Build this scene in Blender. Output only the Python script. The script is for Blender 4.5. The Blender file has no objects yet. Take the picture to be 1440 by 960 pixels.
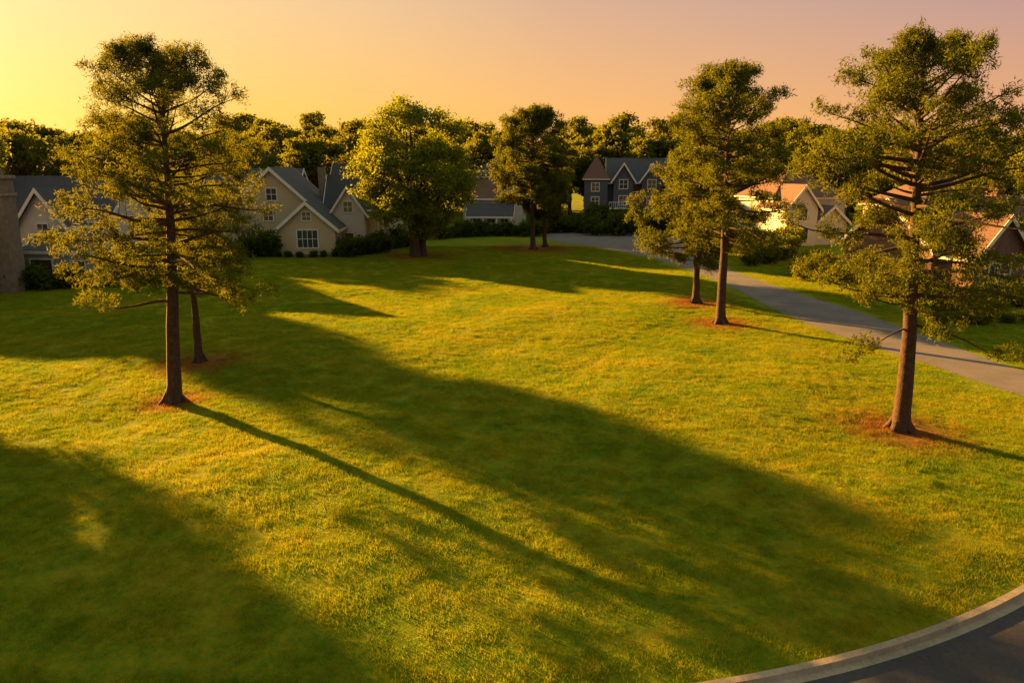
import bpy, math, random
import numpy as np
from mathutils import Vector, Matrix

SC = bpy.context.scene
random.seed(3)
SUN_EL = 12.5
SUN_H = Vector((-0.75, 0.66, 0)).normalized()
# ------------------------------------------------------------------ materials
def newmat(name):
    m = bpy.data.materials.new(name); m.use_nodes = True
    nt = m.node_tree; nt.nodes.clear()
    out = nt.nodes.new('ShaderNodeOutputMaterial')
    return m, nt, out
def N(nt, t, **kw):
    n = nt.nodes.new(t)
    for k, v in kw.items(): setattr(n, k, v)
    return n
def noise(nt, vec, scale, detail=3, rough=.55):
    n = N(nt, 'ShaderNodeTexNoise'); n.inputs['Scale'].default_value = scale
    n.inputs['Detail'].default_value = detail; n.inputs['Roughness'].default_value = rough
    nt.links.new(vec, n.inputs['Vector']); return n.outputs['Fac']
def ramp(nt, fac, stops):
    r = N(nt, 'ShaderNodeValToRGB'); e = r.color_ramp.elements
    while len(e) < len(stops): e.new(.5)
    for i, (p, c) in enumerate(stops):
        e[i].position = p; e[i].color = (c[0], c[1], c[2], 1)
    nt.links.new(fac, r.inputs['Fac']); return r.outputs['Color']
def mixc(nt, fac, a, b, mode='MIX'):
    m = N(nt, 'ShaderNodeMix', data_type='RGBA', blend_type=mode)
    for s, v in ((m.inputs[0], fac), (m.inputs[6], a), (m.inputs[7], b)):
        if isinstance(v, (int, float)): s.default_value = v
        elif isinstance(v, tuple): s.default_value = (v[0], v[1], v[2], 1)
        else: nt.links.new(v, s)
    return m.outputs[2]
def maprange(nt, v, a, b, c=0, d=1):
    m = N(nt, 'ShaderNodeMapRange'); nt.links.new(v, m.inputs[0])
    for i, x in enumerate((a, b, c, d)): m.inputs[i+1].default_value = x
    return m.outputs[0]
def math_(nt, op, a, b=None):
    m = N(nt, 'ShaderNodeMath', operation=op)
    for i, v in enumerate((a, b)):
        if v is None: continue
        if isinstance(v, (int, float)): m.inputs[i].default_value = v
        else: nt.links.new(v, m.inputs[i])
    return m.outputs[0]
def simple(name, c1, c2=None, scale=3, rough=.8, bump=0, bscale=20, coords='Object', spec=.3):
    m, nt, out = newmat(name)
    p = N(nt, 'ShaderNodeBsdfPrincipled'); nt.links.new(p.outputs[0], out.inputs[0])
    p.inputs['Roughness'].default_value = rough
    p.inputs['Specular IOR Level'].default_value = spec
    tc = N(nt, 'ShaderNodeTexCoord').outputs[coords]
    if c2 is None: c2 = tuple(x*.75 for x in c1)
    f = noise(nt, tc, scale, 6, .65)
    nt.links.new(ramp(nt, f, [(.3, c2), (.7, c1)]), p.inputs['Base Color'])
    if bump:
        b = N(nt, 'ShaderNodeBump'); b.inputs['Strength'].default_value = bump; b.inputs['Distance'].default_value = .03
        nt.links.new(noise(nt, tc, bscale, 4), b.inputs['Height']); nt.links.new(b.outputs[0], p.inputs['Normal'])
    return m
def paving(name, c1, c2, joint):
    # slabs with dark joints, blotches and grit
    m, nt, out = newmat(name)
    p = N(nt, 'ShaderNodeBsdfPrincipled'); nt.links.new(p.outputs[0], out.inputs[0])
    p.inputs['Roughness'].default_value = .92; p.inputs['Specular IOR Level'].default_value = .2
    P = N(nt, 'ShaderNodeNewGeometry').outputs['Position']
    f = math_(nt, 'ADD', math_(nt, 'MULTIPLY', noise(nt, P, .5, 5, .65), .6), math_(nt, 'MULTIPLY', noise(nt, P, 9, 4, .7), .4))
    c = ramp(nt, f, [(.36, c2), (.62, c1)])
    if joint:
        sp = N(nt, 'ShaderNodeSeparateXYZ'); nt.links.new(P, sp.inputs[0])
        fr = math_(nt, 'FRACT', math_(nt, 'DIVIDE', math_(nt, 'ADD', sp.outputs[1], math_(nt, 'MULTIPLY', sp.outputs[0], joint[1])), joint[0]))
        c = mixc(nt, 1.0, c, maprange(nt, math_(nt, 'ABSOLUTE', math_(nt, 'SUBTRACT', fr, .5)), .0, joint[2], .45, 1), 'MULTIPLY')
    nt.links.new(c, p.inputs['Base Color'])
    b = N(nt, 'ShaderNodeBump'); b.inputs['Strength'].default_value = .4; b.inputs['Distance'].default_value = .01
    nt.links.new(noise(nt, P, 40, 3), b.inputs['Height']); nt.links.new(b.outputs[0], p.inputs['Normal'])
    return m
def siding(name, col):
    m, nt, out = newmat(name)
    p = N(nt, 'ShaderNodeBsdfPrincipled'); nt.links.new(p.outputs[0], out.inputs[0])
    p.inputs['Roughness'].default_value = .7
    tc = N(nt, 'ShaderNodeTexCoord').outputs['Object']
    sep = N(nt, 'ShaderNodeSeparateXYZ'); nt.links.new(tc, sep.inputs[0])
    fr = math_(nt, 'FRACT', math_(nt, 'MULTIPLY', sep.outputs[2], 5.0))
    dark = maprange(nt, fr, 0, .16, .72, 1)
    c = mixc(nt, noise(nt, tc, 1.2, 5), tuple(x*.78 for x in col), col)
    c2 = mixc(nt, 1.0, c, dark, 'MULTIPLY')
    nt.links.new(c2, p.inputs['Base Color'])
    b = N(nt, 'ShaderNodeBump'); b.inputs['Strength'].default_value = .6; b.inputs['Distance'].default_value = .03
    nt.links.new(fr, b.inputs['Height']); nt.links.new(b.outputs[0], p.inputs['Normal'])
    return m
def shingle(name, col):
    m, nt, out = newmat(name)
    p = N(nt, 'ShaderNodeBsdfPrincipled'); nt.links.new(p.outputs[0], out.inputs[0])
    p.inputs['Roughness'].default_value = .9; p.inputs['Specular IOR Level'].default_value = .2
    tc = N(nt, 'ShaderNodeTexCoord').outputs['Object']
    sep = N(nt, 'ShaderNodeSeparateXYZ'); nt.links.new(tc, sep.inputs[0])
    fr = math_(nt, 'FRACT', math_(nt, 'MULTIPLY', sep.outputs[2], 6.0))
    f = noise(nt, tc, 7, 4, .7)
    c = ramp(nt, f, [(.3, tuple(x*.6 for x in col)), (.7, tuple(x*1.25 for x in col))])
    c2 = mixc(nt, 1.0, c, maprange(nt, fr, 0, .2, .6, 1), 'MULTIPLY')
    nt.links.new(c2, p.inputs['Base Color'])
    return m
def leafmat(name, dark, mid, pale, trans=.45, tcol=(.30, .26, .03), sc=.9):
    m, nt, out = newmat(name)
    g = N(nt, 'ShaderNodeNewGeometry')
    f = noise(nt, g.outputs['Position'], sc, 4, .7)
    c = ramp(nt, f, [(.3, dark), (.5, mid), (.72, pale)])  # leaf tone varies at random with position noise
    f2 = noise(nt, g.outputs['Position'], 9, 2, .7)
    c = mixc(nt, 1.0, c, ramp(nt, f2, [(.3, (.55, .55, .55)), (.7, (1.35, 1.3, 1.1))]), 'MULTIPLY')
    d = N(nt, 'ShaderNodeBsdfDiffuse'); nt.links.new(c, d.inputs[0])
    t = N(nt, 'ShaderNodeBsdfTranslucent')
    nt.links.new(mixc(nt, .6, c, tcol), t.inputs[0])
    mx = N(nt, 'ShaderNodeMixShader'); mx.inputs[0].default_value = trans
    nt.links.new(d.outputs[0], mx.inputs[1]); nt.links.new(t.outputs[0], mx.inputs[2])
    nt.links.new(mx.outputs[0], out.inputs[0])
    return m

# tree positions (metres; camera stands over the origin)
PINE_A = (-14.0, 29.6); PINE_A2 = (-15.4, 35.7); PINE_B = (14.35, 26.2)
PINE_C = (13.15, 46.2); PINE_C2 = (13.2, 53.0); OAK = (-10.5, 83.2)
TREE_E = (2.6, 92.4); TREE_E2 = (4.2, 95.5)
MULCH = [(PINE_A, 1.6), (PINE_A2, 2.4), (PINE_B, 2.6), (PINE_C, 2.4), (PINE_C2, 2.8), (OAK, 4.8), ((2.6, 94), 6.5)]

def lawn_color(nt, k=1.0):
    g = N(nt, 'ShaderNodeNewGeometry'); P = g.outputs['Position']
    a = noise(nt, P, .16, 5, .6); b = noise(nt, P, .9, 6, .7); c = noise(nt, P, 6.0, 3, .6)
    s = math_(nt, 'ADD', math_(nt, 'MULTIPLY', a, .33), math_(nt, 'ADD', math_(nt, 'MULTIPLY', b, .35), math_(nt, 'MULTIPLY', c, .32)))
    col = ramp(nt, s, [(.33, (.080*k, .145*k, .006*k)), (.46, (.165*k, .205*k, .007*k)), (.56, (.265*k, .240*k, .009*k)), (.69, (.40*k, .27*k, .03*k))])
    tot = None
    w = noise(nt, P, 1.5, 4, .7)
    for (p, r) in MULCH:
        d = N(nt, 'ShaderNodeVectorMath', operation='DISTANCE')
        mp = N(nt, 'ShaderNodeVectorMath', operation='MULTIPLY'); nt.links.new(P, mp.inputs[0]); mp.inputs[1].default_value = (1, 1, 0)
        nt.links.new(mp.outputs[0], d.inputs[0]); d.inputs[1].default_value = (p[0], p[1], 0)
        dd = math_(nt, 'ADD', d.outputs['Value'], math_(nt, 'MULTIPLY', math_(nt, 'SUBTRACT', w, .5), r*1.6))
        mr = maprange(nt, dd, r*.25, r*1.15, 1, 0)
        tot = mr if tot is None else math_(nt, 'MAXIMUM', tot, mr)
    tot = math_(nt, 'MULTIPLY', tot, .9)
    col = mixc(nt, tot, col, mixc(nt, c, (.13*k, .038*k, .013*k), (.34*k, .11*k, .03*k)))
    return P, col
def make_ground():
    m, nt, out = newmat('lawn_soil_mat')
    P, col = lawn_color(nt, .8)
    p = N(nt, 'ShaderNodeBsdfPrincipled'); nt.links.new(p.outputs[0], out.inputs[0])
    p.inputs['Roughness'].default_value = 1; p.inputs['Specular IOR Level'].default_value = .05
    nt.links.new(col, p.inputs['Base Color'])
    b = N(nt, 'ShaderNodeBump'); b.inputs['Strength'].default_value = .8; b.inputs['Distance'].default_value = .12
    nt.links.new(noise(nt, P, 5, 6, .75), b.inputs['Height']); nt.links.new(b.outputs[0], p.inputs['Normal'])
    return m
def make_blade():
    m, nt, out = newmat('grass_blade_mat')
    P, col = lawn_color(nt, 1.2)
    d = N(nt, 'ShaderNodeBsdfDiffuse'); nt.links.new(col, d.inputs[0])
    t = N(nt, 'ShaderNodeBsdfTranslucent'); nt.links.new(col, t.inputs[0])
    mx = N(nt, 'ShaderNodeMixShader'); mx.inputs[0].default_value = .5
    nt.links.new(d.outputs[0], mx.inputs[1]); nt.links.new(t.outputs[0], mx.inputs[2])
    nt.links.new(mx.outputs[0], out.inputs[0])
    return m
M_GROUND = make_ground(); M_BLADE = make_blade()
M_BARK = simple('pine_bark_mat', (.10, .050, .028), (.032, .018, .012), 6, .95, .9, 14)
M_PINE = leafmat('pine_needles_mat', (.032, .056, .005), (.068, .094, .007), (.12, .135, .010), .45, (.25, .22, .015))
M_OAKL = leafmat('broadleaf_mat', (.075, .11, .005), (.14, .175, .008), (.21, .225, .014), .5, (.37, .36, .02))
M_DIST = leafmat('distant_foliage_mat', (.05, .072, .008), (.10, .12, .012), (.16, .16, .018), .48, (.28, .25, .025), .22)  # greens lifted and yellowed, standing in for haze over the far trees
M_SHRUB = leafmat('shrub_leaf_mat', (.020, .040, .006), (.040, .066, .008), (.08, .10, .012), .35)
M_PATH = paving('path_concrete_mat', (.18, .14, .125), (.11, .09, .085), (3.2, .1, .012))
M_ASPH = paving('asphalt_mat', (.070, .058, .056), (.040, .034, .036), None)
M_KERB = paving('kerb_concrete_mat', (.38, .28, .19), (.20, .145, .10), (3.0, 3.0, .006))
M_CONC = simple('concrete_trim_mat', (.32, .25, .18), (.19, .145, .11), 3, .9, .3, 30)
M_GLASS = simple('window_glass_mat', (.05, .055, .065), (.03, .035, .04), 1, .08, spec=.8)
M_TRIM = simple('white_trim_mat', (.72, .65, .54), (.60, .54, .44), 3, .6)
M_DOOR = simple('door_paint_mat', (.09, .05, .035), None, 3, .5)
M_TAN = siding('tan_siding_mat', (.56, .43, .23))
M_WHITE = siding('white_siding_mat', (.62, .56, .48))
M_GREY = siding('grey_siding_mat', (.085, .09, .11))
M_GWALL = siding('pale_grey_wall_mat', (.36, .33, .31))
M_STONE = simple('stone_wall_mat', (.24, .17, .12), (.14, .10, .07), 2.5, .9, .8, 6)
M_BRICK = simple('brick_wall_mat', (.20, .11, .07), (.12, .065, .05), 3, .9, .5, 12)
R_GREY = shingle('grey_shingle_mat', (.080, .075, .082))
R_DARK = shingle('dark_shingle_mat', (.055, .050, .054))
R_BROWN = shingle('brown_shingle_mat', (.17, .088, .065))

# ------------------------------------------------------------------ mesh helpers
def build_mesh(name, V, tris, quads, tm, qm, mats):
    V = np.asarray(V, dtype=np.float32).reshape(-1, 3)
    tris = np.asarray(tris, dtype=np.int32).reshape(-1, 3); quads = np.asarray(quads, dtype=np.int32).reshape(-1, 4)
    me = bpy.data.meshes.new(name)
    me.vertices.add(len(V)); me.vertices.foreach_set('co', V.ravel())
    nl = tris.size + quads.size
    me.loops.add(nl); me.loops.foreach_set('vertex_index', np.concatenate([tris.ravel(), quads.ravel()]).astype(np.int32))
    npoly = len(tris)+len(quads)
    me.polygons.add(npoly)
    ls = np.concatenate([np.arange(len(tris))*3, len(tris)*3+np.arange(len(quads))*4]).astype(np.int32)
    me.polygons.foreach_set('loop_start', ls)
    mi = np.concatenate([np.full(len(tris), tm) if np.isscalar(tm) else tm, np.full(len(quads), qm) if np.isscalar(qm) else qm]).astype(np.int32)
    for m in mats: me.materials.append(m)
    me.polygons.foreach_set('material_index', mi)
    me.update(calc_edges=True); me.validate()
    return me
def link(ob, parent=None):
    SC.collection.objects.link(ob)
    if parent: ob.parent = parent
    return ob
class Tubes:
    def __init__(s): s.V = []; s.Q = []; s.n = 0
    def add(s, pts, rad, sides=6):
        pts = np.asarray(pts, float); k = len(pts)
        tan = np.gradient(pts, axis=0); tan /= np.linalg.norm(tan, axis=1)[:, None]+1e-9
        ref = np.array([1., 0, 0]) if abs(tan[0, 0]) < .8 else np.array([0, 1., 0])
        u = np.cross(tan, ref); u /= np.linalg.norm(u, axis=1)[:, None]+1e-9
        v = np.cross(tan, u)
        a = np.linspace(0, 2*math.pi, sides, endpoint=False)
        r = np.asarray(rad)[:, None, None]
        ring = pts[:, None, :]+r*(np.cos(a)[None, :, None]*u[:, None, :]+np.sin(a)[None, :, None]*v[:, None, :])
        s.V.append(ring.reshape(-1, 3))
        i = np.arange(k-1)[:, None]*sides; j = np.arange(sides)[None, :]; jn = (j+1) % sides
        q = np.stack([i+j, i+jn, i+sides+jn, i+sides+j], -1).reshape(-1, 4)+s.n
        s.Q.append(q); s.n += k*sides
def unit(a): return a/(np.linalg.norm(a, axis=-1, keepdims=True)+1e-9)
def needles(rng, C, n, ln, w, up=.35):
    C = np.repeat(C, n, axis=0)
    d = unit(rng.normal(size=C.shape)+np.array([0, 0, up]))
    l = ln*rng.uniform(.6, 1.25, (len(C), 1))
    s = unit(np.cross(d, rng.normal(size=C.shape)))*w
    C = C+rng.normal(size=C.shape)*ln*.5
    return np.stack([C-s, C+s, C+d*l], 1).reshape(-1, 3)
def leaves(rng, C, n, rad, size, flat=.75):
    C = np.repeat(C, n, axis=0)
    P = C+rng.normal(size=C.shape)*rad*np.array([.55, .55, .55*flat])
    d = unit(rng.normal(size=C.shape)); e = unit(np.cross(d, rng.normal(size=C.shape)))
    s = size*rng.uniform(.6, 1.3, (len(C), 1))
    return np.stack([P-d*s*.5, P+e*s*.32, P+d*s*.5, P-e*s*.32], 1).reshape(-1, 3)

def pine_mesh(name, seed, H, prof, zb, r0, nl, tuft_n=13, ln=.15, w=.020, bias=None, twig=7, extra=None, mats=None, ball=10, br=.40, vert=.74, lean=0.0):
    rng = np.random.default_rng(seed)
    zs, rs = zip(*prof)
    T = Tubes()
    k = 18; t = np.linspace(0, 1, k)
    wob = np.cumsum(rng.normal(size=(k, 2))*.025, axis=0); wob[0] = 0
    tp = np.column_stack([wob[:, 0]+lean*t, wob[:, 1], t*(H-.45)])
    tp[0, 2] = -.2
    rad = r0*(1-t*.93)**.85; rad[0] *= 1.55
    tp = np.insert(tp, 1, [wob[0, 0], wob[0, 1], .25], axis=0); rad = np.insert(rad, 1, r0*1.12)
    T.add(tp, rad, 10)
    # root flare
    for q in range(5):
        a = q*1.257+rng.uniform(-.3, .3); c, s = math.cos(a), math.sin(a)
        T.add(np.array([[c*r0*.55, s*r0*.55, .55], [c*r0*1.1, s*r0*1.1, .18], [c*r0*2.0, s*r0*2.0, -.06]]), np.array([.10, .12, .05])*r0/.3, 5)
    tz = tp[:, 2]
    C = []
    def limb(za, az, L, rise, thin=1.0, nt=twig):
        bx = np.interp(za, tz, tp[:, 0]); by = np.interp(za, tz, tp[:, 1])
        dr = np.array([math.cos(az), math.sin(az), 0]); sd = np.array([-dr[1], dr[0], 0])
        tt = np.linspace(0, 1, 8)
        bend = rng.normal()*.14*L
        pts = np.array([bx, by, za])+dr*L*tt[:, None]+sd*(bend*tt**2)[:, None]+np.array([0, 0, 1.])*(rise*tt**1.25 + .16*L*np.sin(tt*6+rng.uniform(0, 6))*.25*tt)[:, None]
        T.add(pts, thin*(.022+.018*L)*(1-tt*.85), 5)
        for q in range(nt):
            s = rng.uniform(.45, 1.0) if q > 0 else 1.0
            p0 = np.array([np.interp(s, tt, pts[:, c]) for c in range(3)])
            a2 = az+(rng.choice([-1, 1])*rng.uniform(.4, 1.3) if s < .97 else rng.normal()*.2)
            l2 = (L*.22*(1.25-s)+.24)*rng.uniform(.7, 1.4)
            e2 = rng.uniform(-.3, 1.0)
            dd = np.array([math.cos(a2)*math.cos(e2), math.sin(a2)*math.cos(e2), math.sin(e2)])
            p1 = p0+dd*l2
            T.add(np.array([p0, p0*.5+p1*.5+[0, 0, -.04], p1]), np.array([.018, .013, .006])*thin, 3)
            C.append(p0+dd*l2*.6+rng.normal(size=3)*np.array([.12, .12, .08]))
            R = br*rng.uniform(.55, 1.35)
            for _ in range(ball):
                u = unit(rng.normal(size=3)+np.array([0, 0, .25]))*R*rng.uniform(.4, 1)
                C.append(p1+u*np.array([1.0, 1.0, vert]))
    for i in range(nl):
        f = (i+rng.uniform(0, 1))/nl
        za = zb+(H-zb-.6)*f
        az = i*2.399+rng.normal()*.45
        el = -.05+.75*f**1.5+rng.normal()*.13
        R = np.interp(za, zs, rs)
        L = R*(rng.uniform(.62, .98) if rng.uniform() < .78 else rng.uniform(.35, .6))
        rise = L*math.tan(el)
        R2 = np.interp(min(za+rise, H), zs, rs); L = max(.35, min(L, R2*.95)); rise = min(L*math.tan(el), H-za-.3)
        if bias: L *= 1+bias[1]*math.cos(az-bias[0])
        limb(za, az, L, rise)
    for (za, az, L, rise) in (extra or []): limb(za, az, L, rise, .8, 5)
    C = np.array(C)
    nv = needles(rng, C, tuft_n, ln, w)
    TV = np.concatenate(T.V); TQ = np.concatenate(T.Q)
    V = np.concatenate([TV, nv]); tris = np.arange(len(nv)).reshape(-1, 3)+len(TV)
    return build_mesh(name, V, tris, TQ, 1, 0, mats or [M_BARK, M_PINE])

def broad_mesh(name, seed, H, rx, zc, rz, r0, nlobes, lobe_r, clumps, n, size, mats, stems=1, spread=.8, pw=.42):
    rng = np.random.default_rng(seed)
    T = Tubes(); lobes = []
    while len(lobes) < nlobes:
        d = unit(rng.normal(size=3)); r = rng.uniform(.35, 1)**pw
        c = np.array([d[0]*rx*.8*r, d[1]*rx*.8*r, zc+d[2]*rz*.82*r])
        lobes.append(c)
    C = []
    for c in lobes:
        R = lobe_r*rng.uniform(.7, 1.25)
        d = unit(rng.normal(size=(clumps, 3))+np.array([0, 0, .25]))
        C.append(c+d*R*rng.uniform(.35, 1.0, (clumps, 1))*np.array([1, 1, .75]))
    C = np.concatenate(C)
    for s in range(stems):
        a = rng.uniform(0, 6.3) if stems == 1 else s*6.283/stems+.4
        off = np.array([math.cos(a), math.sin(a)])*(.0 if stems == 1 else .55)
        top = np.array([off[0]*3*spread, off[1]*3*spread, zc+rz*.45])
        tt = np.linspace(0, 1, 9)[:, None]
        b = np.array([off[0], off[1], -.2]); pts = b+(top-b)*tt+rng.normal(size=(9, 3))*.06
        pts[0] = b
        rr = r0*(1-.8*tt[:, 0]); rr[0] *= 1.4
        T.add(pts, rr, 8)
        for c in lobes[s::stems]:
            st = pts[rng.integers(2, 7)]
            mid = st*.5+c*.5+np.array([0, 0, -.25])
            T.add(np.array([st, mid, c]), np.array([.28, .18, .05])*r0*1.2, 5)
    nv = leaves(rng, C, n, lobe_r*.38, size)
    TV = np.concatenate(T.V); TQ = np.concatenate(T.Q)
    V = np.concatenate([TV, nv]); lq = np.arange(len(nv)).reshape(-1, 4)+len(TV)
    Q = np.concatenate([TQ, lq]); qm = np.concatenate([np.zeros(len(TQ)), np.ones(len(lq))])
    return build_mesh(name, V, [], Q, 0, qm, mats)

# ------------------------------------------------------------------ terrain
CX, CY, CR = -1.87, 37.5, 25.8
def kerb_pts(off=0.0):
    P = []
    R = CR+off
    for x in np.linspace(-60, CX, 20)[:-1]: P.append((x, CY-R))
    for th in np.linspace(0, math.pi/4, 30): P.append((CX+R*math.sin(th), CY-R*math.cos(th)))
    e = P[-1]
    for s in np.linspace(2, 60, 20): P.append((e[0]+s*.7071, e[1]+s*.7071))
    return P
def kerb_dist(x, y):   # >0 on the lawn side
    if x < CX: return y-(CY-CR)
    ang = math.atan2(x-CX, CY-y)
    if 0 <= ang <= math.pi/4: return CR-math.hypot(x-CX, y-CY)
    ex, ey = CX+CR*.7071, CY-CR*.7071
    return -(x-ex)*.7071+(y-ey)*.7071
def sm(t): t = max(0., min(1., t)); return t*t*(3-2*t)
def hgt(x, y):
    kd = kerb_dist(x, y)
    px = 17.0 if y < 60 else 17.0-(y-60)*.45
    base = .10*sm((kd-.45)/.8)*sm((px-x)/2.0)*sm((100-y)/10)*sm((x+60)/10)
    mask = sm((kd-1)/5)*sm((px-x)/5)*sm((88-y)/12)*sm((x+40)/10)
    u = .10*math.sin(x*.34+y*.13+1)+.07*math.sin(y*.30-x*.16)+.03*math.sin(x*.9-y*.55+2)+.025*math.sin(x*.33+y*1.05)
    return base+mask*(u+.12)
def axis_vals(lo, hi, step, far):
    a = list(np.arange(lo, hi+1e-6, step)); s = step
    l = []; v = lo
    while v > -far: s *= 1.35; v -= s; l.append(v)
    r = []; v = hi; s = step
    while v < far: s *= 1.35; v += s; r.append(v)
    return l[::-1]+a+r
xs = axis_vals(-50, 22, .45, 1500); ys = axis_vals(10, 105, .45, 1800)
V = [(x, y, hgt(x, y)) for y in ys for x in xs]; nx = len(xs)
ii, jj = np.meshgrid(np.arange(nx-1), np.arange(len(ys)-1)); a = (jj*nx+ii).ravel()
me = build_mesh('ground', V, [], np.stack([a, a+1, a+nx+1, a+nx], 1), 0, 0, [M_GROUND])
me.polygons.foreach_set('use_smooth', np.ones(len(me.polygons), dtype=bool))
link(bpy.data.objects.new('ground', me))

import bmesh
def strip(name, A, B, za, zb, mat, parent=None):
    V = [(p[0], p[1], za) for p in A]+[(p[0], p[1], zb) for p in B]; n = len(A)
    Q = [(i, i+1, n+i+1, n+i) for i in range(n-1)]
    m = bpy.data.meshes.new(name); m.from_pydata(V, [], Q); m.materials.append(mat); m.update()
    bm = bmesh.new(); bm.from_mesh(m); bmesh.ops.recalc_face_normals(bm, faces=bm.faces)
    bm.faces.ensure_lookup_table()
    if bm.faces and bm.faces[0].normal.z < -.5: bmesh.ops.reverse_faces(bm, faces=bm.faces)
    bm.to_mesh(m); bm.free()
    return link(bpy.data.objects.new(name, m), parent)
kerb = link(bpy.data.objects.new('street_kerb', None))
strip('kerb_back', kerb_pts(-.01), kerb_pts(0), -.1, .13, M_KERB, kerb)
strip('kerb_top', kerb_pts(0), kerb_pts(.16), .13, .125, M_KERB, kerb)
strip('kerb_face', kerb_pts(.16), kerb_pts(.19), .125, .012, M_KERB, kerb)
strip('gutter', kerb_pts(.19), kerb_pts(.36), .012, .010, M_KERB, kerb)
strip('street', kerb_pts(.36), kerb_pts(9), .006, .006, M_ASPH)
def catmull(P, n=8):
    P = [np.array(p, float) for p in P]; P = [2*P[0]-P[1]]+P+[2*P[-1]-P[-2]]; out = []
    for i in range(1, len(P)-2):
        for t in np.linspace(0, 1, n, endpoint=False):
            a, b, c, d = P[i-1:i+3]
            out.append(.5*((2*b)+(c-a)*t+(2*a-5*b+4*c-d)*t*t+(3*b-a-3*c+d)*t**3))
    out.append(P[-2]); return out
PL = [(25, 28.1), (23.3, 29.3), (22.1, 30.9), (20.9, 36.7), (19.6, 41.9), (18.5, 50.3), (18.2, 65.5), (16.2, 80), (12, 93), (6, 103), (4.5, 112), (5.7, 121)]
PR = [(28.8, 31.9), (26.6, 33), (24.9, 35), (24.4, 42), (23.8, 51.1), (22.7, 58.8), (21.3, 72.8), (22, 84), (24, 97), (26, 106), (26, 114), (21.2, 121)]
path = strip('paved_path', catmull(PL), catmull(PR), .016, .016, M_PATH)

# ------------------------------------------------------------------ grass blades (one instanced object)
pc = bpy.data.collections.new('grass_tufts')
for v in range(4):
    rng = np.random.default_rng(50+v); n = 1000
    r = .78*np.sqrt(rng.uniform(0, 1, n)); a = rng.uniform(0, 6.283, n)
    cl = rng.uniform(-.7, .7, (18, 2))
    P = np.stack([r*np.cos(a), r*np.sin(a)], 1)
    sel = rng.uniform(size=n) < .42
    idx = rng.integers(0, 18, n); P[sel] = cl[idx[sel]]+rng.normal(size=(sel.sum(), 2))*.10
    h = np.where(sel, rng.uniform(.06, .14, n), rng.uniform(.035, .09, n))
    b = np.column_stack([P, np.full(n, -.01)])
    ln = rng.normal(size=(n, 2))*.45
    tip = b+np.column_stack([ln*h[:, None], h])
    a2 = rng.uniform(0, 6.283, n); wv = np.column_stack([np.cos(a2), np.sin(a2), np.zeros(n)])*.0075
    V = np.stack([b-wv, b+wv, tip], 1).reshape(-1, 3)
    m = build_mesh('grass_tuft', V, np.arange(3*n).reshape(-1, 3), [], 0, 0, [M_BLADE])
    pc.objects.link(bpy.data.objects.new('grass_tuft', m))
rng = np.random.default_rng(9); pts = []
def on_path(x, y):
    if y > 121 or y < 28: return False
    l = np.interp(y, [p[1] for p in PL], [p[0] for p in PL]); r = np.interp(y, [p[1] for p in PR], [p[0] for p in PR])
    return l-.6 < x < r+.6
for y in np.arange(11.5, 96, 1.0):
    for x in np.arange(-48, 34, 1.0):
        X = x+rng.uniform(-.35, .35); Y = y+rng.uniform(-.35, .35)
        if abs(X) > Y*.78+7: continue
        kd = kerb_dist(X, Y)
        if kd < -.3 or on_path(X, Y): continue
        if kd < .8:   # pull the verge tufts back so they stop at the kerb
            t_ = .8-kd
            if X < CX: Y += t_
            else:
                vx, vy = CX-X, CY-Y; l_ = math.hypot(vx, vy); X += vx/l_*t_; Y += vy/l_*t_
        if any(math.hypot(X-p[0], Y-p[1]) < r*.36 for p, r in MULCH): continue
        pts.append((X, Y, hgt(X, Y)))
gm = bpy.data.meshes.new('grass'); gm.from_pydata(pts, [], []); go = link(bpy.data.objects.new('grass', gm))
ng = bpy.data.node_groups.new('grass_scatter', 'GeometryNodeTree')
ng.interface.new_socket('Geometry', in_out='INPUT', socket_type='NodeSocketGeometry')
ng.interface.new_socket('Geometry', in_out='OUTPUT', socket_type='NodeSocketGeometry')
gi = ng.nodes.new('NodeGroupInput'); gout = ng.nodes.new('NodeGroupOutput')
iop = ng.nodes.new('GeometryNodeInstanceOnPoints'); ci = ng.nodes.new('GeometryNodeCollectionInfo')
ci.inputs['Collection'].default_value = pc; ci.inputs['Separate Children'].default_value = True; ci.inputs['Reset Children'].default_value = True
iop.inputs['Pick Instance'].default_value = True
rv = ng.nodes.new('FunctionNodeRandomValue'); rv.data_type = 'FLOAT_VECTOR'
rv.inputs[0].default_value = (0, 0, 0); rv.inputs[1].default_value = (0, 0, 6.283)
rs_ = ng.nodes.new('FunctionNodeRandomValue'); rs_.data_type = 'FLOAT'
rs_.inputs[2].default_value = .8; rs_.inputs[3].default_value = 1.15
L = ng.links.new
L(gi.outputs[0], iop.inputs['Points']); L(ci.outputs[0], iop.inputs['Instance'])
L(rv.outputs[0], iop.inputs['Rotation']); L(rs_.outputs[1], iop.inputs['Scale']); L(iop.outputs[0], gout.inputs[0])
md = go.modifiers.new('scatter', 'NODES'); md.node_group = ng

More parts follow.
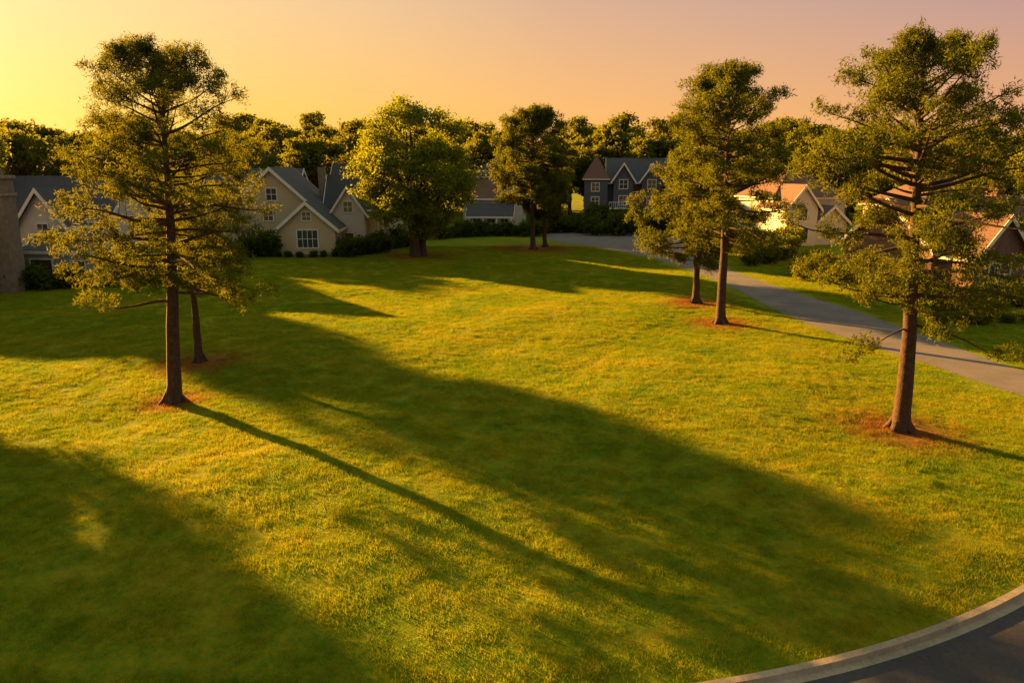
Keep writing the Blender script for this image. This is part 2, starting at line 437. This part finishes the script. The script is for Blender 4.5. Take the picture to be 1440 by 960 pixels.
# ------------------------------------------------------------------ trees
def place(name, me, p, rot=0, sc=1.0, parent=None):
    o = bpy.data.objects.new(name, me); o.location = (p[0], p[1], hgt(*p)); o.rotation_euler = (0, 0, rot)
    o.scale = (sc, sc, sc) if not isinstance(sc, tuple) else sc
    return link(o, parent)
mA = pine_mesh('pine_a', 11, 13.9, [(4, 3.2), (5.5, 4.3), (7.5, 4.7), (9, 4.4), (10.3, 3.3), (11.2, 2.6), (12.3, 3.0), (13.2, 2.5), (13.95, 1.2)], 4.8, .30, 80,
               extra=[(4.3, 3.2, 3.8, -.6), (4.6, -.2, 3.4, -.1), (5.0, .4, 3.3, -.4)], lean=.9)
place('pine_tree', mA, PINE_A)
mA2 = pine_mesh('pine_a2', 5, 9.0, [(2.5, 1.6), (4, 2.6), (6, 2.8), (8, 2), (9, .6)], 3.6, .2, 34)
place('pine_tree', mA2, PINE_A2)
mB = pine_mesh('pine_b', 23, 13.7, [(3.6, 3.0), (5, 4.0), (7, 4.5), (9, 4.4), (10.8, 3.7), (12.2, 2.8), (13.2, 2.0), (13.7, 1.0)], 4.5, .31, 86,
               extra=[(3.9, 3.3, 1.9, -1.0), (4.0, -.5, 3.0, -.9)], lean=-.7)
place('pine_tree', mB, PINE_B)
mC = pine_mesh('pine_c', 31, 15.3, [(4, 2.6), (6, 4.4), (8.5, 4.9), (11, 4.4), (13, 3.4), (14.4, 2.3), (15.3, 1.2)], 4.8, .30, 80, tuft_n=12, ln=.2, w=.028, br=.48, lean=-.5)
place('pine_tree', mC, PINE_C)
mC2 = pine_mesh('pine_c2', 37, 10.8, [(2, 1.8), (3.5, 3.3), (6, 3.9), (8.5, 2.8), (10.8, .6)], 2.8, .27, 56, tuft_n=12, ln=.22, w=.03, br=.5, bias=(3.1, .35))
place('pine_tree', mC2, PINE_C2)
mE = pine_mesh('pine_e', 41, 16.5, [(4.5, 2.5), (6.5, 4.8), (10, 5.2), (13, 4.5), (15.3, 3.4), (16.5, 1.8)], 5.2, .36, 80, tuft_n=10, ln=.3, w=.055, br=.7)
place('pine_tree', mE, TREE_E)
mE2 = pine_mesh('pine_e2', 43, 11, [(3, 2), (5, 3.4), (8, 3.6), (10, 2.4), (11, .8)], 3.8, .3, 50, tuft_n=10, ln=.3, w=.055, br=.65)
place('pine_tree', mE2, TREE_E2)
mO = broad_mesh('oak', 7, 17, 7.4, 9.6, 8.0, .42, 84, 1.7, 34, 24, .27, [M_BARK, M_OAKL], stems=3)
place('broadleaf_tree', mO, OAK)
# neighbours' trees outside the left edge of the photo
place('pine_tree', mC, (-31.5, 31.0), 1.0)
place('broadleaf_tree', mO, (-36.5, 36.5), 2.0, .78)
place('broadleaf_tree', mO, (-58, 78), 2.2, (.85, .85, 1.15))
place('pine_tree', mC, (-53.5, 72.5), 2.2, 1.2)
# background wood
dm = [broad_mesh('wood_tree', 60+i, 16, 5.2, 9.6, 6.6, .35, 40, 1.6, 19, 18, .44, [M_BARK, M_DIST]) for i in range(4)]
wood = link(bpy.data.objects.new('distant_tree_line', None))
rng = np.random.default_rng(77)
def wt(x, y, s):
    m = dm[rng.integers(0, 4)]
    o = bpy.data.objects.new('tree', m); o.location = (x, y, 0); o.rotation_euler = (0, 0, rng.uniform(0, 6.3)); w = s*rng.uniform(.85, 1.15)
    o.scale = (w, w, s); link(o, wood)
for row_, (y0, stp, s0) in enumerate([(140, 7.5, 1.0), (150, 7.5, 1.1), (163, 8, 1.2), (180, 9, 1.25), (200, 10, 1.3)]):
    x = -y0*.9
    while x < y0*.9:
        wt(x+rng.uniform(-2, 2), y0+rng.uniform(-4, 4), s0*rng.uniform(.78, 1.18)); x += stp
for (x, y, s) in [(-58, 92, .95), (-66, 98, 1.0), (-50, 99, .9), (-62, 110, 1.0), (-74, 112, 1.1), (-46, 108, .95), (-38, 112, .9), (-30, 118, 1.0), (-84, 100, 1.1), (-22, 122, 1.0),
                  (-52, 120, 1.0), (-14, 126, .85), (30, 122, .85), (38, 118, .9), (48, 112, .95), (54, 98, .95), (60, 84, .95), (62, 104, 1), (70, 92, 1), (46, 124, 1), (-46, 86, .6), (-40, 90, .62), (52, 70, .8), (58, 62, .85)]:
    wt(x, y, s)

# ------------------------------------------------------------------ houses
def part(par, name, V, F, mat):
    m = bpy.data.meshes.new(name); m.from_pydata([tuple(v) for v in V], [], F); m.materials.append(mat)
    bm = bmesh.new(); bm.from_mesh(m); bmesh.ops.recalc_face_normals(bm, faces=bm.faces); bm.to_mesh(m); bm.free()
    return link(bpy.data.objects.new(name, m), par)
BF = [(0, 1, 2, 3), (4, 5, 6, 7), (0, 1, 5, 4), (1, 2, 6, 5), (2, 3, 7, 6), (3, 0, 4, 7)]
def box(par, name, x0, x1, y0, y1, z0, z1, mat):
    return part(par, name, [(x0, y0, z0), (x1, y0, z0), (x1, y1, z0), (x0, y1, z0), (x0, y0, z1), (x1, y0, z1), (x1, y1, z1), (x0, y1, z1)], BF, mat)
def gable(par, x0, x1, y0, y1, ze, zr, axis, wall, roof, oh=.45, z0=-.1):
    if axis == 'y': a0, a1, b0, b1 = x0, x1, y0, y1; f = lambda a, b, z: (a, b, z)
    else: a0, a1, b0, b1 = y0, y1, x0, x1; f = lambda a, b, z: (b, a, z)
    am = (a0+a1)/2
    V = [f(a, b, z) for b in (b0, b1) for a, z in ((a0, z0), (a1, z0), (a1, ze), (am, zr), (a0, ze))]
    part(par, 'walls', V, [(0, 1, 2, 3, 4), (5, 6, 7, 8, 9), (0, 1, 6, 5), (1, 2, 7, 6), (2, 3, 8, 7), (3, 4, 9, 8), (4, 0, 5, 9)], wall)
    sl = (zr-ze)/(am-a0)
    for sgn, ae in ((-1, a0), (1, a1)):
        e = ae+sgn*oh; zee = ze-oh*sl
        for nm, c0, c1, lo, hi, mt in (('roof', b0-oh, b1+oh, .02, .2, roof), ('rake_board', b0-oh-.06, b0-oh-.003, -.22, .22, M_TRIM), ('rake_board', b1+oh+.003, b1+oh+.06, -.22, .22, M_TRIM)):
            V = [f(a, b, z+dz) for b in (c0, c1) for a, z, dz in ((am, zr, lo), (e, zee, lo), (e, zee, hi), (am, zr, hi))]
            part(par, nm, V, [(0, 1, 2, 3), (4, 5, 6, 7), (0, 1, 5, 4), (1, 2, 6, 5), (2, 3, 7, 6), (3, 0, 4, 7)], mt)
        V = [f(a, b, z) for b in (b0-oh, b1+oh) for a, z in ((e+sgn*.004, zee-.14), (e+sgn*.07, zee-.14), (e+sgn*.07, zee+.14), (e+sgn*.004, zee+.14))]
        part(par, 'eave_gutter', V, [(0, 1, 2, 3), (4, 5, 6, 7), (0, 1, 5, 4), (1, 2, 6, 5), (2, 3, 7, 6), (3, 0, 4, 7)], M_TRIM)
def hip(par, x0, x1, y0, y1, ze, zr, wall, roof, oh=.5, z0=-.1):
    box(par, 'walls', x0, x1, y0, y1, z0, ze, wall)
    X0, X1, Y0, Y1 = x0-oh, x1+oh, y0-oh, y1+oh
    box(par, 'fascia', X0, X1, Y0, Y1, ze+.004, ze+.2, M_TRIM)
    d = min(X1-X0, Y1-Y0)/2*.98
    if X1-X0 > Y1-Y0: r0, r1 = (X0+d, (Y0+Y1)/2), (X1-d, (Y0+Y1)/2)
    else: r0, r1 = ((X0+X1)/2, Y0+d), ((X0+X1)/2, Y1-d)
    V = [(X0-.03, Y0-.03, ze+.205), (X1+.03, Y0-.03, ze+.205), (X1+.03, Y1+.03, ze+.205), (X0-.03, Y1+.03, ze+.205), (*r0, zr), (*r1, zr)]
    if X1-X0 > Y1-Y0: F = [(0, 1, 5, 4), (1, 2, 5), (2, 3, 4, 5), (3, 0, 4), (0, 1, 2, 3)]
    else: F = [(0, 1, 4), (1, 2, 5, 4), (2, 3, 5), (3, 0, 4, 5), (0, 1, 2, 3)]
    part(par, 'hip_roof', V, F, roof)
def window(par, c, z, w, h, plane, face, mull=2, door=False):
    ax, sg = face[1], (1 if face[0] == '+' else -1)
    def bx(nm, a0, a1, o0, o1, z0, z1, mt):
        p0, p1 = sorted((plane+sg*o0, plane+sg*o1))
        if ax == 'y': box(par, nm, a0, a1, p0, p1, z0, z1, mt)
        else: box(par, nm, p0, p1, a0, a1, z0, z1, mt)
    a0, a1, z0, z1 = c-w/2, c+w/2, z, z+h; t = .11
    bx('door' if door else 'window_glass', a0, a1, -.02, .015, z0, z1, M_DOOR if door else M_GLASS)
    bx('window_frame', a0-t, a0, .0-.02, .07, z0-t, z1+t, M_TRIM); bx('window_frame', a1, a1+t, -.02, .07, z0-t, z1+t, M_TRIM)
    bx('window_head', a0, a1, -.02, .075, z1, z1+t, M_TRIM); bx('window_sill', a0, a1, -.02, .10, z0-t, z0, M_TRIM)
    if not door:
        bx('glazing_bar', a0, a1, .018, .045, z0+h/2-.03, z0+h/2+.03, M_TRIM)
        for i in range(1, mull):
            q = a0+w*i/mull; bx('glazing_bar', q-.03, q+.03, .047, .055, z0, z1, M_TRIM)
def house(name, x, y, rot=0):
    e = bpy.data.objects.new(name, None); e.location = (x, y, 0); e.rotation_euler = (0, 0, math.radians(rot)); return link(e)

# tan gabled house
h = house('tan_house', -24.5, 86, 4)
gable(h, -8, 2.2, 1.0, 13, 5.0, 9.7, 'y', M_TAN, R_GREY)
gable(h, -1.6, 4.6, -2.2, 8, 3.3, 6.0, 'y', M_TAN, R_GREY)
gable(h, 2.6, 8.6, 5, 13, 5.2, 8.8, 'x', M_TAN, R_DARK)
gable(h, 3.4, 7.2, 3.4, 11, 4.8, 7.6, 'y', M_WHITE, R_DARK)
box(h, 'chimney', 9.1, 10.0, 7.5, 8.9, 0, 9.2, M_WHITE); box(h, 'chimney_cap', 9.0, 10.1, 7.4, 9.0, 9.2, 9.4, M_STONE)
box(h, 'chimney', 1.2, 2.0, 8, 9, 6, 9.9, M_STONE)
window(h, -2.9, 6.2, 1.1, 1.3, 1.0, '-y'); window(h, -5.8, 1.2, 1.6, 1.6, 1.0, '-y', 3); window(h, -3.4, 3.9, 1.0, 1.1, 1.0, '-y')
window(h, 1.5, 1.1, 2.2, 1.9, -2.2, '-y', 4); window(h, 1.5, 4.1, .9, .9, -2.2, '-y')
window(h, -.5, .8, 1.4, 1.4, 4.6, '+x', 2); window(h, 2.2, 1.0, 1.2, 1.4, 4.6, '+x', 2)
window(h, 5.3, 4.7, 1.0, 1.2, 3.4, '-y'); window(h, 5.3, .1, 1.0, 2.1, 3.4, '-y', 1, True)
box(h, 'front_step', 4.65, 6.2, 1.9, 3.38, 0, .18, M_CONC)
box(h, 'foundation', -1.65, 4.65, -2.26, -2.2, -.1, .35, M_STONE)
# houses behind it
h = house('grey_roofed_house', -33, 100, 0)
gable(h, -8, 4, 0, 10, 5.4, 9.6, 'x', M_WHITE, R_GREY); gable(h, -3, 2, -2, 4, 5.2, 8.4, 'y', M_WHITE, R_GREY)
window(h, -.5, 3.2, 1.2, 1.5, -2, '-y'); window(h, -6, 3.2, 1.2, 1.5, 0, '-y')
h = house('grey_roofed_house', -19, 104, 0)
gable(h, -6, 6, 0, 10, 6.0, 10.3, 'x', M_GWALL, R_DARK); gable(h, -1, 4, -2, 4, 5.6, 9.0, 'y', M_WHITE, R_DARK)
window(h, 1.5, 3.2, 1.2, 1.5, -2, '-y'); window(h, -4, 3.2, 1.2, 1.5, 0, '-y')
# centre house
h = house('white_house', -3.0, 117, -4)
hip(h, -4.2, 4.6, 3.5, 12, 8.4, 11.6, M_WHITE, R_DARK)
gable(h, -4.6, 1.6, 0.5, 7, 5.6, 8.6, 'x', M_WHITE, R_BROWN)
gable(h, 1.8, 4.4, .2, 6, 6.6, 8.6, 'y', M_WHITE, R_DARK)
gable(h, -3.4, 3.0, -2.4, 2, 2.9, 4.4, 'x', M_WHITE, R_GREY)
for x in (-3.3, -1.2, .9, 3.0): box(h, 'porch_post', x-.12, x+.12, -2.9, -2.66, 0, 2.7, M_TRIM)
for x in (-2.2, 0, 2.0): window(h, x, .9, 1.1, 1.5, -2.4, '-y')
window(h, 3.1, 4.6, 1.1, 1.4, .2, '-y'); window(h, -3, 3.9, 1.0, 1.2, .5, '-y'); window(h, 0, 7.0, 1, 1.1, 3.5, '-y')
# dark grey house with brown roofed tower
h = house('dark_grey_house', 18.2, 126, -6)
gable(h, -2.2, 7.2, 1, 11, 7.8, 11.4, 'x', M_GREY, R_GREY)
hip(h, -6.2, -2.4, -.6, 5, 8.0, 12.0, M_GREY, R_BROWN, .35)
gable(h, -1.4, 1.8, -.4, 5, 8.2, 10.6, 'y', M_GREY, R_DARK)
gable(h, 3.2, 6.4, -.4, 5, 8.2, 10.4, 'y', M_GREY, R_DARK)
for x in (.2, 4.8):
    for z in (1.2, 4.0, 6.6): window(h, x, z, 1.3, 1.4, -.4, '-y')
for z in (3.9, 6.2): window(h, -4.4, z, 1.2, 1.3, -.6, '-y')
box(h, 'balcony_slab', -2.1, 2.4, -1.6, -.42, 3.3, 3.5, M_TRIM); box(h, 'balcony_rail', -2.1, 2.4, -1.6, -1.52, 4.4, 4.5, M_TRIM)
for i in range(14): box(h, 'baluster', -2.05+i*.33, -1.99+i*.33, -1.59, -1.53, 3.5, 4.4, M_TRIM)
for x in (-2.0, 2.3): box(h, 'balcony_post', x-.08, x+.08, -1.6, -1.45, 0, 3.3, M_TRIM)
box(h, 'white_bay', 7.25, 9.0, 2, 8, 0, 6.8, M_WHITE)
# right side houses
h = house('brown_roofed_house', 38.5, 98, 10)
hip(h, -3.4, 7, 3, 13, 5.8, 9.9, M_WHITE, R_BROWN)
gable(h, -3.6, .6, -1, 6, 5.0, 7.6, 'y', M_WHITE, R_BROWN)
gable(h, 1.2, 5.5, 0, 5, 3.0, 4.9, 'y', M_WHITE, R_BROWN)
window(h, -1.5, 3.3, 1.2, 1.4, -1, '-y'); window(h, -1.5, .8, 1.8, 1.5, -1, '-y', 3); window(h, 3.3, .8, 1.4, 1.4, 0, '-y')
h = house('brick_house', 39.5, 60, 20)
gable(h, -6.5, 8, 1, 10, 3.6, 7.1, 'x', M_BRICK, R_BROWN)
gable(h, -5.8, -.6, -2.2, 4, 3.4, 6.1, 'y', M_BRICK, R_BROWN)
gable(h, 2.6, 6.4, -1.0, 4, 3.4, 5.6, 'y', M_TAN, R_BROWN)
window(h, -3.2, .9, 2.2, 1.7, -2.2, '-y', 4); window(h, 1.0, .2, 1.1, 2.1, 1, '-y', 1, True); window(h, 4.5, .9, 1.6, 1.6, -1.0, '-y', 3)
window(h, 5, .9, 1.4, 1.4, -6.5, '-x', 2)
box(h, 'chimney', 6.6, 7.6, 6.4, 7.6, 3, 8.2, M_BRICK)
h = house('brown_roofed_house', 49, 80, 12)
hip(h, -6, 6, 0, 10, 5.6, 9.2, M_TAN, R_BROWN); window(h, -2, 3.2, 1.4, 1.4, 0, '-y'); window(h, 2, 3.2, 1.4, 1.4, 0, '-y')
# left houses
h = house('white_gabled_house', -41.0, 69, -6)
gable(h, -9, 3.0, 2, 9, 5.3, 8.8, 'x', M_WHITE, R_GREY)
gable(h, -3.4, 1.0, -1.2, 4, 5.0, 7.8, 'y', M_WHITE, R_GREY)
window(h, 5.5, 3.2, 1.1, 1.5, 3.0, '+x'); window(h, -1.2, 3.6, 1.0, 1.2, -1.2, '-y'); window(h, 2.0, 3.0, 1.0, 1.2, 2, '-y')
h = house('grey_garage', -37.6, 62.5, -6)
box(h, 'walls', -3.5, 3.1, 0, 6, -.1, 2.9, M_GWALL); gable(h, -3.5, 3.1, .2, 5.8, 2.95, 4.3, 'x', M_GWALL, R_GREY, .3, 2.92)
window(h, -2.0, 0, 1.9, 2.2, 0, '-y', 1, True); window(h, 1.3, .9, 1.2, 1.2, 0, '-y')
h = house('stone_house', -41.7, 58, 0)
box(h, 'chimney', .9, 2.75, 0, 1.6, -.1, 8.9, M_STONE); box(h, 'chimney_cap', .75, 2.9, -.15, 1.75, 8.9, 9.15, M_CONC); box(h, 'chimney_pot', 1.3, 2.35, .35, 1.25, 9.15, 9.6, M_STONE)
box(h, 'chimney_band', .8, 2.85, -.1, 1.7, 7.6, 7.8, M_CONC)
gable(h, -9.5, .4, -3, 4, 4.2, 7.4, 'x', M_STONE, R_BROWN)

# ------------------------------------------------------------------ shrubs and hedges
def shrub_mesh(seed, lobes, mats):
    rng = np.random.default_rng(seed); C = []; T = Tubes()
    T.add(np.array([[0, 0, -.05], [0, 0, .3], [.05, 0, .6]]), np.array([.06, .05, .02]), 5)
    for _ in range(lobes):
        c = np.array([rng.uniform(-.6, .6), rng.uniform(-.6, .6), rng.uniform(.35, .95)])
        d = unit(rng.normal(size=(16, 3))); C.append(c+d*.42*rng.uniform(.4, 1, (16, 1)))
        T.add(np.array([[0, 0, .1], c*.5, c]), np.array([.03, .02, .01]), 3)
    nv = leaves(rng, np.concatenate(C), 18, .22, .15, .9)
    nv[:, 2] = np.maximum(nv[:, 2], .0)
    TV = np.concatenate(T.V); TQ = np.concatenate(T.Q); lq = np.arange(len(nv)).reshape(-1, 4)+len(TV)
    return build_mesh('shrub', np.concatenate([TV, nv]), [], np.concatenate([TQ, lq]), 0, np.concatenate([np.zeros(len(TQ)), np.ones(len(lq))]), mats)
sh = [shrub_mesh(1, 9, [M_BARK, M_SHRUB]), shrub_mesh(2, 7, [M_BARK, M_SHRUB]), shrub_mesh(3, 9, [M_BARK, M_DIST])]
rng = np.random.default_rng(5)
def shrub(x, y, s, h=1.0, k=None):
    k = rng.integers(0, 2) if k is None else k
    place('shrub', sh[k], (x, y), rng.uniform(0, 6), (s, s, s*h))
def row(x0, y0, x1, y1, n, s, h=1.0, k=None):
    for i in range(n):
        t = i/max(1, n-1); shrub(x0+(x1-x0)*t+rng.uniform(-.3, .3), y0+(y1-y0)*t+rng.uniform(-.4, .4), s*rng.uniform(.75, 1.25), h, k)
row(-33, 84, -27.5, 84, 6, 1.6); row(-26, 82.5, -19.5, 82.6, 6, .7); row(-19, 84, -15.5, 88, 5, 1.5); row(-17, 90, -13, 95, 5, 1.7)
shrub(-27.4, 82.6, 1.8, 1.3); shrub(-29.4, 82.2, 1.6, 1.2); shrub(-18.6, 83, 1.8, 1)
row(-8, 112, 3.5, 111, 9, 1.5); row(-12, 106, -7, 110, 5, 1.7); row(4, 116, 11, 122, 7, 2.0)
row(11, 118, 24, 117, 9, 2.6, 1.1); row(13, 113, 17, 113, 3, 2.6, 1.0); row(19, 122, 30, 110, 8, 2.4)
row(27.5, 92, 35, 94, 7, 1.9, 1, 2); row(26, 84, 33, 90, 6, 1.6, 1, 2); row(25, 76, 31, 84, 6, 1.3, 1, 0)
row(26.2, 66, 29.5, 72, 5, 1.4, 1, 2); row(31, 56, 29, 66, 6, 1.3); row(30.5, 52, 42, 54, 9, 1.3); row(27, 47, 33, 47, 5, .9, .8, 2)
row(-44, 59, -36.5, 60.4, 6, 1.7, 1.0); row(-37, 61.6, -33, 60.9, 3, .9); row(-34, 64, -30, 74, 7, 1.3); row(-33, 76, -30, 82, 5, 1.8)
row(-56, 66, -48, 64, 5, 2)
w = house('garden_wall', -31, 78, 0); box(w, 'wall', -3.5, 1.6, 0, .3, -.1, 1.0, M_GWALL); box(w, 'coping', -3.6, 1.7, -.05, .35, 1.0, 1.1, M_CONC)

# ------------------------------------------------------------------ light, sky, camera
d = Vector((SUN_H.x*math.cos(math.radians(SUN_EL)), SUN_H.y*math.cos(math.radians(SUN_EL)), math.sin(math.radians(SUN_EL))))
sun = bpy.data.lights.new('sun', 'SUN'); sun.energy = 31.0; sun.angle = math.radians(.6); sun.color = (1.0, .54, .12)
so = link(bpy.data.objects.new('sun', sun)); so.rotation_euler = d.to_track_quat('Z', 'Y').to_euler()
so.location = (-30, 30, 40)
W = bpy.data.worlds.new('World'); SC.world = W; W.use_nodes = True
nt = W.node_tree; bg = nt.nodes['Background']
sky = nt.nodes.new('ShaderNodeTexSky'); sky.sky_type = 'NISHITA'; sky.sun_disc = False
sky.sun_elevation = math.radians(SUN_EL); sky.sun_rotation = math.atan2(SUN_H.x, SUN_H.y)
sky.air_density = 1.0; sky.dust_density = 2.0; sky.ozone_density = 1.0
# warm evening haze: colour depends on the direction relative to the sun and on height
tc = nt.nodes.new('ShaderNodeTexCoord').outputs['Generated']
nrm = N(nt, 'ShaderNodeVectorMath', operation='NORMALIZE'); nt.links.new(tc, nrm.inputs[0])
sp = N(nt, 'ShaderNodeSeparateXYZ'); nt.links.new(nrm.outputs[0], sp.inputs[0])
dt = N(nt, 'ShaderNodeVectorMath', operation='DOT_PRODUCT'); nt.links.new(nrm.outputs[0], dt.inputs[0]); dt.inputs[1].default_value = (SUN_H.x, SUN_H.y, 0)
az = maprange(nt, dt.outputs['Value'], -1, 1)
lowc = ramp(nt, az, [(.0, (.50, .36, .28)), (.55, (.86, .40, .18)), (.80, (1.06, .52, .14)), (.93, (1.14, .62, .09)), (1.0, (1.3, .82, .12))])
hic = ramp(nt, az, [(.0, (.26, .24, .33)), (.55, (.40, .29, .34)), (.80, (.70, .43, .30)), (.93, (.96, .64, .32)), (1.0, (1.1, .80, .36))])
lowhi = mixc(nt, maprange(nt, sp.outputs[2], .06, .23), lowc, hic)
allc = mixc(nt, maprange(nt, sp.outputs[2], .25, .7), lowhi, (.46, .58, .48))
skm = mixc(nt, 1.0, sky.outputs[0], (.010, .010, .010), 'MULTIPLY')
tot = mixc(nt, 1.0, mixc(nt, 1.0, allc, (.92, .92, .92), 'MULTIPLY'), skm, 'ADD')
nt.links.new(tot, bg.inputs[0]); bg.inputs[1].default_value = 1.0
cam = bpy.data.cameras.new('camera'); co = link(bpy.data.objects.new('camera', cam))
cam.sensor_width = 36; cam.lens = 26.25; cam.clip_end = 4000; cam.clip_start = .1
co.location = (0, 0, 9.5); co.rotation_euler = (math.radians(90-12.88), 0, 0)
SC.camera = co
SC.view_settings.view_transform = 'Standard'; SC.view_settings.look = 'None'; SC.view_settings.exposure = 0
